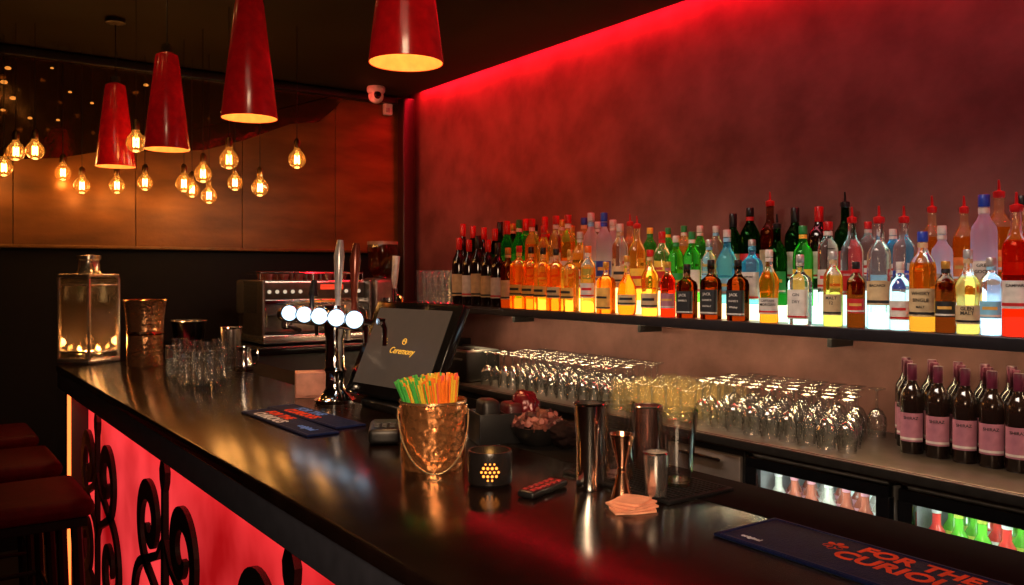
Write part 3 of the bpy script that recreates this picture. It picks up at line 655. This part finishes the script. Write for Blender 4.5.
def runner(cx,cy,w,l,rz,label,lines):
    t=thing('bar_runner',label,'bar mat',(cx,cy,1.1005),rz,'navy bar runners')
    MB().box((0,0,.002),(w,l,.004),.0015).build('mat',NAVY,t)
    e=MB()
    for s in (-1,1): e.box((s*(w/2-.006),0,.0045),(.004,l-.01,.002)); e.box((0,s*(l/2-.006),.0045),(w-.01,.004,.002))
    e.build('raised_border',mat('navy_edge',(.006,.014,.08),.6,spec=.2),t)
    B=Matrix(((0,1,0,0),(-1,0,0,0),(0,0,1,.0045),(0,0,0,1)))
    for (tx,sz,a,bq,m) in lines: text_obj(tx,sz,m,t,Matrix.Translation((bq,a,0))@B,name='printed_lettering',ext=.0003,bold=sz*.03)
    return t
runner(1.080,.575,.145,.62,-.01,'navy bar runner with rust red lettering at lower right of the counter',[('FOR THE',.042,.05,.040,ORG),('CURIOUS',.046,.05,-.002,ORG),('*',.07,.165,.01,ORG),('original',.012,.26,-.045,WHT)])
runner(.85,2.22,.088,.46,.02,'navy bar runner with rust and white print nearest the customer edge',[('FOR THE',.04,.10,.02,ORG),('CURIOUS',.045,.08,-.018,WHT),('original',.03,-.13,-.0,BLU)])
runner(.945,2.27,.088,.44,.05,'second navy bar runner lying beside the first, nearer the beer tower',[('FOR THE',.04,.06,.018,BLU),('CURIOUS',.045,.04,-.018,ORG)])
x,y,d=base(433,466)
cb=thing('straw_bucket','shiny hammered copper bucket with wire handle holding drinking straws','bucket',(x,y,1.1005),-TH)
R=.067; h=.137
MB().lathe([(0,.003),(R*.93,.003),(R*.98,0),(R*.99,.008),(R,h*.9),(R*1.01,h),(R*.97,h),(R*.94,.02),(0,.012)],36).build('bucket',COPPER,cb)
CR=mat('copper_rim',(1,.55,.28),.2,.9)
MB().lathe([(R*1.0,h-.006),(R*1.05,h-.003),(R*1.04,h+.002),(R*.98,h+.001)],36).build('rim',CR,cb)
for s in (-1,1): MB().box((s*R*1.02,0,h-.02),(.005,.012,.018),.002).build('handle_lug',CR,cb)
MB().tube([((R+.006)*math.cos(t)+.012*math.sin(t),-(R+.03)*math.sin(t),h-.018-.114*math.sin(t)) for t in [PI*k/24 for k in range(25)]],.0017,8).build('wire_handle',mat('brass_wire',(1,.7,.4),.25,.8),cb)
sc={'green':(.06,.42,.07),'yellow':(.75,.50,.04),'orange':(.85,.20,.02),'pink':(.8,.10,.10)}
sp={}
for k,c_ in sc.items():
    o=MB().lathe([(.0022,0),(.0022,.164),(.0014,.164),(.0014,0),(.0022,0)],8).build('drinking_straw',mat('straw_'+k,c_,.35,emi=c_,es=.04)); sp[k]=[tag(o,f'{k} plastic drinking straw leaning out of the copper bucket','straw',f'{k} straws in the copper bucket'),False]
RT=Vector((CO,-S,0))
for i in range(330):
    a=random.random()*2*PI; r=math.sqrt(random.random())
    bp_=Vector((math.cos(a),math.sin(a),0))*r*.026+RT*.012
    tip=Vector((math.cos(a),math.sin(a),0))*r*.062-RT*.012
    wx=(tip.dot(RT))/.058
    k='green' if wx<-.35 and random.random()<.7 else random.choice(['yellow','orange','orange','yellow','yellow','green'] if wx<.25 else ['orange','pink','orange','yellow','orange'])
    if not sp[k][1]: o=sp[k][0]; sp[k][1]=True
    else: o=dup(sp[k][0],(0,0,0))
    o.location=(x+bp_.x,y+bp_.y,1.1165+random.uniform(0,.012))
    dv=Vector((tip.x-bp_.x,tip.y-bp_.y,.135)).normalized()
    o.rotation_euler=dv.to_track_quat('Z','Y').to_euler()
x,y,d=base(490,484)
vt=thing('tealight_holder','black pierced tea light holder glowing amber right of copper bucket','candle holder',(x,y,1.1005))
MB().lathe([(0,0),(.037,0),(.042,.006),(.043,.058),(.041,.065),(.037,.065),(.037,.012),(0,.01)],28).build('shell',mat('votive_black',(.012,.01,.01),.25),vt)
GLW=emis('amber_pierced_glow',(1,.28,.04),2.6)
camdir=math.atan2(-y,-x)
for ring,(zz,n,s_) in enumerate(((.016,2,.8),(.0235,4,1.1),(.031,5,1.0),(.0385,4,1.2),(.046,3,.8))):
    for k in range(n):
        a=camdir+(k-(n-1)/2)*.19; rr=.0415
        o=MB().lathe([(0,.0028),(.0020*s_,.0024),(.0026*s_,0),(0,0)],10,axis='x'); o=o.build('pierced_hole',GLW,vt); o.location=(rr*math.cos(a),rr*math.sin(a),zz); o.rotation_euler.z=a
MB().lathe([(0,.012),(.02,.012),(.02,.03),(0,.03)],16).build('candle',mat('wax',(.8,.6,.4),.6,emi=(1,.4,.1),es=.6),vt)
MB().lathe([(0,.03),(.005,.036),(.005,.044),(0,.054)],10).build('flame',FL,vt)
x,y,d=base(500,440)
cd=thing('bar_caddy','black bar caddy with small boxes behind the tea light holder','caddy',(x,y,1.1005),-.3)
b=MB(); b.box((0,0,.004),(.13,.10,.008))
for s in (-1,1): b.box((s*.063,0,.035),(.005,.10,.07),.001); b.box((0,s*.048,.035),(.13,.005,.07),.001)
b.box((0,0,.035),(.004,.095,.07)); b.build('tray',BLACK,cd)
MB().box((-.03,0,.055),(.045,.07,.09),.012).build('black_packet',mat('packet_black',(.01,.008,.008),.4),cd)
MB().box((.03,0,.05),(.045,.07,.08),.012).build('dark_red_packet',mat('packet_red',(.05,.006,.008),.4),cd)
x,y,d=base(538,444)
bw=thing('garnish_bowl','shallow black bowl of wrapped red brown sweets behind the tea light holder','bowl',(x,y,1.1005))
MB().lathe([(0,0),(.035,0),(.04,.004),(.058,.025),(.066,.045),(.062,.045),(.054,.027),(.036,.008),(0,.006)],30).build('bowl',mat('bowl_black',(.01,.009,.009),.25),bw)
SWM=[mat('sweet_brown',(.16,.05,.035),.5),mat('sweet_pink',(.30,.10,.085),.55),mat('sweet_dark',(.05,.012,.012),.5)]
SW=[tag(MB().blob((0,0,0),(.015,.012,.009),.5,k*3+1,2,-9).tube([(-.013,0,0),(-.021,.002,.001)],[.002,.007],6).tube([(.013,0,0),(.021,-.002,.001)],[.002,.007],6).build('wrapped_sweet',SWM[k]),f"{('brown','pink','dark red')[k]} wrapped sweet heaped in the shallow black bowl",'sweet',f"{('brown','pink','dark red')[k]} sweets in the bowl") for k in range(3)]
sf=[0,0,0]
for i in range(60):
    k=i%3; r=.050*math.sqrt(random.random()); a=random.random()*6.28; z=1.1005+.024+.045*(1-(r/.055)**2)*random.uniform(.5,1)+.02*(r/.055)
    p=(x+r*math.cos(a),y+r*math.sin(a),z)
    if sf[k]==0: o=SW[k]; o.location=p; sf[k]=1
    else: o=dup(SW[k],p)
    o.rotation_euler=(random.uniform(-.5,.5),random.uniform(-.5,.5),random.random()*6)
yb=onx(525,1.235)[0]
tag(MB().blob((0,0,.06),(.038,.042,.058),.15,9,5).build('foil_bag',mat('bag_dark_red',(.10,.006,.010),.25,.2,bump=.3,bscale=25),None,2,loc=(1.235,yb,1.1005)),'shiny dark red bag standing behind the bowl of sweets','bag')
yb=onx(566,1.245)[0]
tag(MB().blob((0,0,.03),(.04,.045,.03),.3,17,5).build('bar_cloth',mat('cloth_dark',(.012,.006,.006),.9,spec=.1),None,2,loc=(1.245,yb,1.1005)),'dark folded bar cloth heaped left of the tall shaker','cloth')
x,y,d=base(543,492)
ph=thing('remote_control','slim dark remote with red keys lying left of the tall shaker','remote',(x,y,1.1005),math.radians(-70))
MB().box((0,0,.007),(.036,.12,.013),.005).build('body',BLACK,ph)
for i in range(2):
    for j in range(6): MB().box((-.008+.016*i,-.045+.017*j,.014),(.009,.009,.003),.001).build('key',mat('red_key',(.3,.02,.02),.4),ph)
sm=thing('rubber_service_mat','black ribbed rubber mat beneath the shakers and mixing glasses','bar mat',(1.165,1.19,1.1005),0)
MB().box((0,0,.003),(.17,.29,.006),.002).build('mat',RUB,sm)
rb=MB()
for i in range(13): rb.box((-.073+i*.0122,0,.0065),(.004,.27,.003))
rb.build('ribs',RUB,sm,False)
MZ=1.1088
def place(px,py): 
    x,y,d=onz(px,py,MZ); return x,y,d
x,y,d=place(590,484); 
t=thing('tall_shaker','tallest polished steel cocktail shaker tin on the rubber mat','shaker',(x,y,1.1005 if x<1.08 else MZ))
hh=.158
MB().lathe([(0,.002),(.024,.002),(.026,0),(.027,.006),(.025,.02),(.026,hh*.55),(.030,hh),(.028,hh),(.024,.02),(0,.01)],28).build('tin',mat('polished_steel',(.9,.87,.84),.13,1,var=.03),t)
MB().lathe([(.0295,hh-.003),(.0315,hh),(.0295,hh+.002)],28).build('rim',CHROME,t)
x,y,d=place(619,478)
GG=glass('mixing_glass',(.97,.98,.98),.9,.006,(1,.85,.7),.0,rough=.03,edge=.35,base=.05)
t=thing('mixing_glass','clear tall mixing glass between the steel and brown shaker tins','glass',(x,y,MZ))
MB().lathe([(0,.012),(.024,.012),(.031,.145),(.033,.145),(.027,0),(0,0)],28).build('glass_wall',GG,t)
MB().lathe([(0,.002),(.0255,.002),(.0262,.01),(0,.011)],24).build('thick_base',GG,t)
x,y,d=place(648,468)
t=thing('brown_shaker','brown metallic cocktail shaker tin standing behind the small steel cup','shaker',(x,y,MZ))
MB().lathe([(0,0),(.023,0),(.024,.005),(.029,.125),(.027,.125),(.022,.01),(0,.008)],24).build('tin',mat('brown_metal',(.65,.38,.34),.2,.95),t)
MB().lathe([(.0285,.122),(.0305,.125),(.0285,.127)],24).build('rim',STEEL,t)
x,y,d=place(677,484)
t=thing('pint_glass','large clear conical pint glass at right end of the rubber mat','glass',(x,y,MZ))
MB().lathe([(0,.010),(.023,.010),(.037,.138),(.039,.138),(.026,0),(0,0)],30).build('glass_wall',GG,t)
MB().lathe([(0,.002),(.0245,.002),(.0255,.009),(0,.0095)],24).build('thick_base',GG,t)
x,y,d=place(656,495)
t=thing('measuring_cup','small brushed steel measuring cup in front of the brown shaker','cup',(x,y,MZ))
MB().lathe([(0,0),(.018,0),(.019,.003),(.0225,.075),(.021,.075),(.017,.006),(0,.004)],24).build('cup',STEEL,t)
MB().lathe([(.022,.073),(.024,.075),(.022,.077)],24).build('rim',CHROME,t)
x,y,d=place(622,494)
t=thing('jigger','copper double ended jigger in front of the mixing glass','jigger',(x,y,MZ if x>1.085 else 1.1005))
JM=mat('jigger_copper',(.95,.5,.32),.2,1)
MB().lathe([(.019,.001),(.0205,0),(.0075,.05),(.0075,.055),(.0225,.115),(.021,.115),(.004,.056),(.004,.05)],28).build('double_cone',JM,t)
MB().lathe([(.008,.047),(.0095,.0525),(.008,.058)],20).build('waist_ring',JM,t)
x,y,d=base(632,508)
t=thing('folded_napkin','peach stack of folded napkins on the counter before the jigger','napkin',(x,y,1.1005),.3)
for L_,(zz,rot,rr) in enumerate(((0,0,.055),(.004,.35,.052),(.008,.7,.048),(.012,.9,.04))):
    b=MB(); pts=[]
    for k in range(8):
        a=2*PI*k/8+rot; r=rr if k%2==0 else rr*.80
        pts.append((r*math.cos(a),r*math.sin(a)*.85,zz))
    b.poly(pts,(0,0,.003)); b.build('napkin_layer',mat('napkin_peach',(1,.42,.26),.8,bump=.3,bscale=50),t,False)
# ---------------------------------------------------------------- pendants
REDS=mat('red_enamel',(.85,.008,.012),.22,coat=.6,emi=(1,.01,.012),es=.05)  # slight red emission painted in so the shades look lit
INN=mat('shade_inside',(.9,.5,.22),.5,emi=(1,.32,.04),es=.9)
def pendant(px,py,w,label):
    D=.18; d=F*D/w; k=ray(px); x,y=k[0]*d,k[1]*d; z0=2.01
    t=thing('pendant_lamp',label,'pendant lamp',(x,y,z0),0,'red cone pendants over the counter')
    H=.40
    MB().lathe([(.09,0),(.091,.002),(.048,H-.03),(.044,H-.01),(.03,H),(0,H+.002)],40).build('shade',REDS,t)
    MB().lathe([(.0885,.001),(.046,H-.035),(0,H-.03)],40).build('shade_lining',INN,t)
    MB().lathe([(0,H-.005),(.022,H),(.022,H+.03),(.008,H+.04),(0,H+.04)],20).build('cord_grip',CHROME,t)
    MB().tube([(0,0,H+.03),(0,0,CZ-z0-.01)],.003).build('cord',BLACK,t)
    MB().lathe([(.045,CZ-z0-.001),(.045,CZ-z0-.02),(.01,CZ-z0-.03),(0,CZ-z0-.03)],24).build('ceiling_rose',BLACK,t)
    MB().lathe([(0,.06),(.02,.065),(.033,.09),(.03,.115),(.016,.14),(.014,.2),(0,.2)],20).build('bulb',emis('warm_bulb',(1,.55,.22),6),t)
    l=bpy.data.lights.new('pendant_light','SPOT'); l.energy=20; l.color=(1,.5,.2); l.spot_size=1.7; l.spot_blend=.8; l.shadow_soft_size=.04
    o=bpy.data.objects.new('pendant_light',l); col.objects.link(o); o.parent=t; o.location=(0,0,.03)
pendant(406,60,74,'red cone pendant lamp nearest the camera over the counter')
pendant(249.5,117,54.5,'red cone pendant lamp second nearest, over the tumblers')
pendant(167,152,43.5,'red cone pendant lamp third from the camera, chrome topped')
pendant(115.5,171,37.5,'smallest looking red cone pendant lamp farthest from the camera')
# ---------------------------------------------------------------- filament bulbs
BG=glass('amber_bulb_glass',(1,.85,.6),.5,.05,(1,.36,.05),.16,edge=.5)
FIL=emis('filament',(1,.55,.16),26)
def fbulb(px,py,dd,label):
    k=ray(px); x,y=k[0]*dd,k[1]*dd; z=zat(py,dd)
    t=thing('filament_bulb',label,'hanging bulb',(x,y,z),random.random()*3,'hanging globe bulbs')
    MB().lathe([(r*.92,zz*.92) for r,zz in [(0,-.047),(.02,-.043),(.036,-.03),(.046,-.008),(.046,.01),(.036,.032),(.02,.05),(.014,.068)]],24).build('globe',BG,t)
    MB().lathe([(.0145,.058),(.0155,.062),(.0155,.09),(.008,.105),(0,.105)],14).build('socket',mat('brass_socket',(.35,.2,.08),.3,1),t)
    MB().tube([(0,0,.10),(0,0,CZ-z)],.0018,6).build('cord',BLACK,t)
    p=[]
    for i in range(13):
        a=2*PI*i/12; p.append((.011*math.cos(a),.011*math.sin(a),(-.018 if i%2 else .022)))
    MB().tube(p,.0022,6).build('filament',FIL,t)
    l=bpy.data.lights.new('bulb_light','POINT'); l.energy=.75; l.color=(1,.42,.10); l.shadow_soft_size=.03
    o=bpy.data.objects.new('bulb_light',l); col.objects.link(o); o.parent=t; o.location=(0,0,-.06)
bl=[(16,152,4.2,'globe bulb at far left, left of a slightly nearer pair'),(35,151,4.2,'globe bulb at upper left, right one of the left pair'),(4,168,4.4,'globe bulb cut by left edge of the picture'),(63,173,4.75,'small globe bulb alone below the left pair'),(82,186,4.7,'low small globe bulb left of the farthest pendant'),(117,186,4.75,'globe bulb hanging just beneath the farthest red pendant'),(136,143,3.85,'globe bulb high between the two farthest red pendants'),(145,183,4.8,'small globe bulb under the gap between two pendants'),(184,184,4.5,'low globe bulb just left of the central bulb cluster'),(203,174,4.3,'globe bulb at middle of the central cluster'),(192,190,4.9,'dim small globe bulb behind the central cluster'),(209,196,4.8,'lowest globe bulb of the central cluster'),(229,160,3.95,'largest looking globe bulb above the central cluster'),(235,183,4.8,'small globe bulb below the largest looking bulb'),(260,188,4.35,'globe bulb second from the right end'),(297,160,4.25,'rightmost globe bulb hanging before copper wall')]
for b_ in bl: fbulb(*b_)
TW=emis('reflection_speck_glow',(1,.34,.05),.8)  # glowing beads standing in for light reflections in the dark glass
for i,(px,py,r_) in enumerate(((8,68,.016),(4,82,.018),(13,98,.016),(3,110,.012),(70,92,.010),(92,103,.010),(146,85,.014),(58,120,.010),(30,118,.012),(222,112,.010),(52,68,.009),(108,122,.009))):
    yy=5.18-.05*(i%3); x,d=ony(px,yy); z=zat(py,d)
    t=thing('reflection_speck','tiny warm glowing speck standing in for a reflection in the dark glass','light',(x,yy,z),0,'specks standing in for reflections in the dark mirror')
    MB().lathe([(0,-r_*.6),(r_*.8,-r_*.4),(r_,0),(r_*.7,r_*.4),(0,r_*.6)],12).build('bulb',TW,t)  # glowing bead of the painted reflection speck
    MB().tube([(0,0,r_*.5),(0,0,CZ-z)],.0007,5).build('cord',BLACK,t)
DL=emis('added_downlight_glow',(1,.5,.15),30)  # downlights added out of frame so the dark mirror reflects warm specks
for (x,y,wd) in ((.3,3.3,'left front'),(.62,3.85,'right rear'),(.1,3.9,'left rear'),(.75,3.3,'right front')):
    t=thing('added_downlight',f'small warm downlight added unseen for reflections in the dark mirror, {wd} one','downlight',(x,y,CZ))
    MB().lathe([(.045,0),(.045,-.006),(.032,-.008),(.03,-.001)],20).build('ring',BLACK,t); MB().lathe([(0,-.004),(.03,-.004),(.03,-.001)],18).build('lens',DL,t)
# ---------------------------------------------------------------- security camera
x,d=ony(376,5.1)
sc_=thing('security_camera','white dome security camera on ceiling near the far corner','camera',(x,5.1,CZ))
MB().lathe([(0,0),(.055,0),(.06,-.01),(.06,-.03),(.05,-.045)],24).build('mount',WHITE,sc_)
MB().blob((0,0,-.062),(.05,.05,.048),0,0,3,-9).build('ball',WHITE,sc_)
MB().lathe([(0,-.062),(.02,-.06),(.026,-.045),(0,-.03)],18,(-.012,0,-.062),axis='y').build('lens',BLACKG,sc_)
x,d=ony(395,5.2)
s2=thing('wall_sensor','small white box sensor mounted right of the dome camera','sensor',(x,WY-.024,2.63))
MB().box((0,-.02,0),(.06,.04,.09),.008).build('housing',WHITE,s2)
MB().box((-.01,-.042,-.015),(.03,.004,.03),.001).build('lens',mat('sensor_lens',(.4,.4,.4),.3),s2)

# ---------------------------------------------------------------- lights
def area(name,locn,rot,sx,sy,en,c,spread=None):
    l=bpy.data.lights.new(name,'AREA'); l.shape='RECTANGLE'; l.size=sx; l.size_y=sy; l.energy=en; l.color=c
    if spread: l.spread=math.radians(spread)
    o=bpy.data.objects.new(name,l); col.objects.link(o); o.location=locn; o.rotation_euler=rot; return o
cv=thing('cove_led_strip','red LED strip glowing in the ceiling cove above the back wall','light strip',(2.91,1.6,2.83))
MB().box((0,0,0),(.03,7.2,.01)).build('diffuser',emis('red_cove_led',(1,.01,.03),6),cv)
area('cove_light',(2.905,1.6,2.76),(0,0,0),.06,7.2,62,(1,.006,.02))
area('wall_wash',(2.2,4.2,2.64),(0,math.radians(-58),0),.15,2.0,7,(1,.05,.04),110)  # extra red fill added on the wall besides the cove strip
area('wall_wash_plum',(2.2,1.6,2.64),(0,math.radians(-50),0),.15,3.0,3.0,(1,.22,.27),110)  # weak purple fill added on the right part of the wall
us=thing('shelf_led_strip','warm LED strip fixed beneath the bottle shelf over the glassware','light strip',(2.74,2.4,SZ-.042))
MB().box((0,0,0),(.010,3.6,.004)).build('diffuser',emis('warm_led',(1,.75,.42),60),us)
area('under_shelf',(2.62,2.5,SZ-.05),(0,math.radians(16),0),.02,3.0,7,(1,.64,.30),90)
area('bar_front_red',(.64,2.2,.98),(0,math.radians(-20),0),.03,3.8,3,(1,.03,.03))
area('room_fill',(-.8,-.9,2.5),(math.radians(35),0,math.radians(-50)),1.5,1.0,5,(1,.62,.42))
area('bottle_front',(1.55,1.9,2.45),(0,math.radians(-42),0),.3,2.6,6.5,(1,.80,.66),55)  # unseen fill lamp for the bottle fronts
area('machine_fill',(1.9,4.15,1.95),(math.radians(50),0,0),.8,.1,2.2,(1,.8,.6))  # unseen area lamp added to brighten the espresso machine
def aim(o,q): o.rotation_euler=(Vector(q)-o.location).to_track_quat('-Z','Y').to_euler()
ff=area('front_fill',(-.15,-.15,1.85),(0,0,0),.7,.35,5,(1,.66,.40),70); aim(ff,(1.0,1.5,1.15))
def spot(name,p,q,en,size,c):
    l=bpy.data.lights.new(name,'SPOT'); l.energy=en; l.color=c; l.spot_size=size; l.spot_blend=.7; l.shadow_soft_size=.14
    o=bpy.data.objects.new(name,l); col.objects.link(o); o.location=p; aim(o,q)
spot('bucket_fill_spot',(.1,.2,2.3),(1.0,1.45,1.15),55,.55,(1,.66,.40))  # unseen spot added to brighten the copper bucket and things near it
spot('far_fill_spot',(-.2,2.6,2.6),(.85,3.85,1.2),14,.40,(1,.65,.4))  # unseen fill spot aimed at the far end of the counter

w=bpy.data.worlds.new('w'); bpy.context.scene.world=w; w.use_nodes=True
w.node_tree.nodes['Background'].inputs[0].default_value=(.05,.03,.03,1); w.node_tree.nodes['Background'].inputs[1].default_value=.3
bpy.context.scene.view_settings.view_transform='Standard'
cam=bpy.data.cameras.new('cam'); co=bpy.data.objects.new('camera',cam); col.objects.link(co)
co.location=(0,0,CH); co.rotation_euler=(PI/2,0,-TH); cam.sensor_width=36; cam.lens=F/1024*36; cam.shift_y=(HY-292.5)/1024; cam.clip_start=.02
bpy.context.scene.camera=co
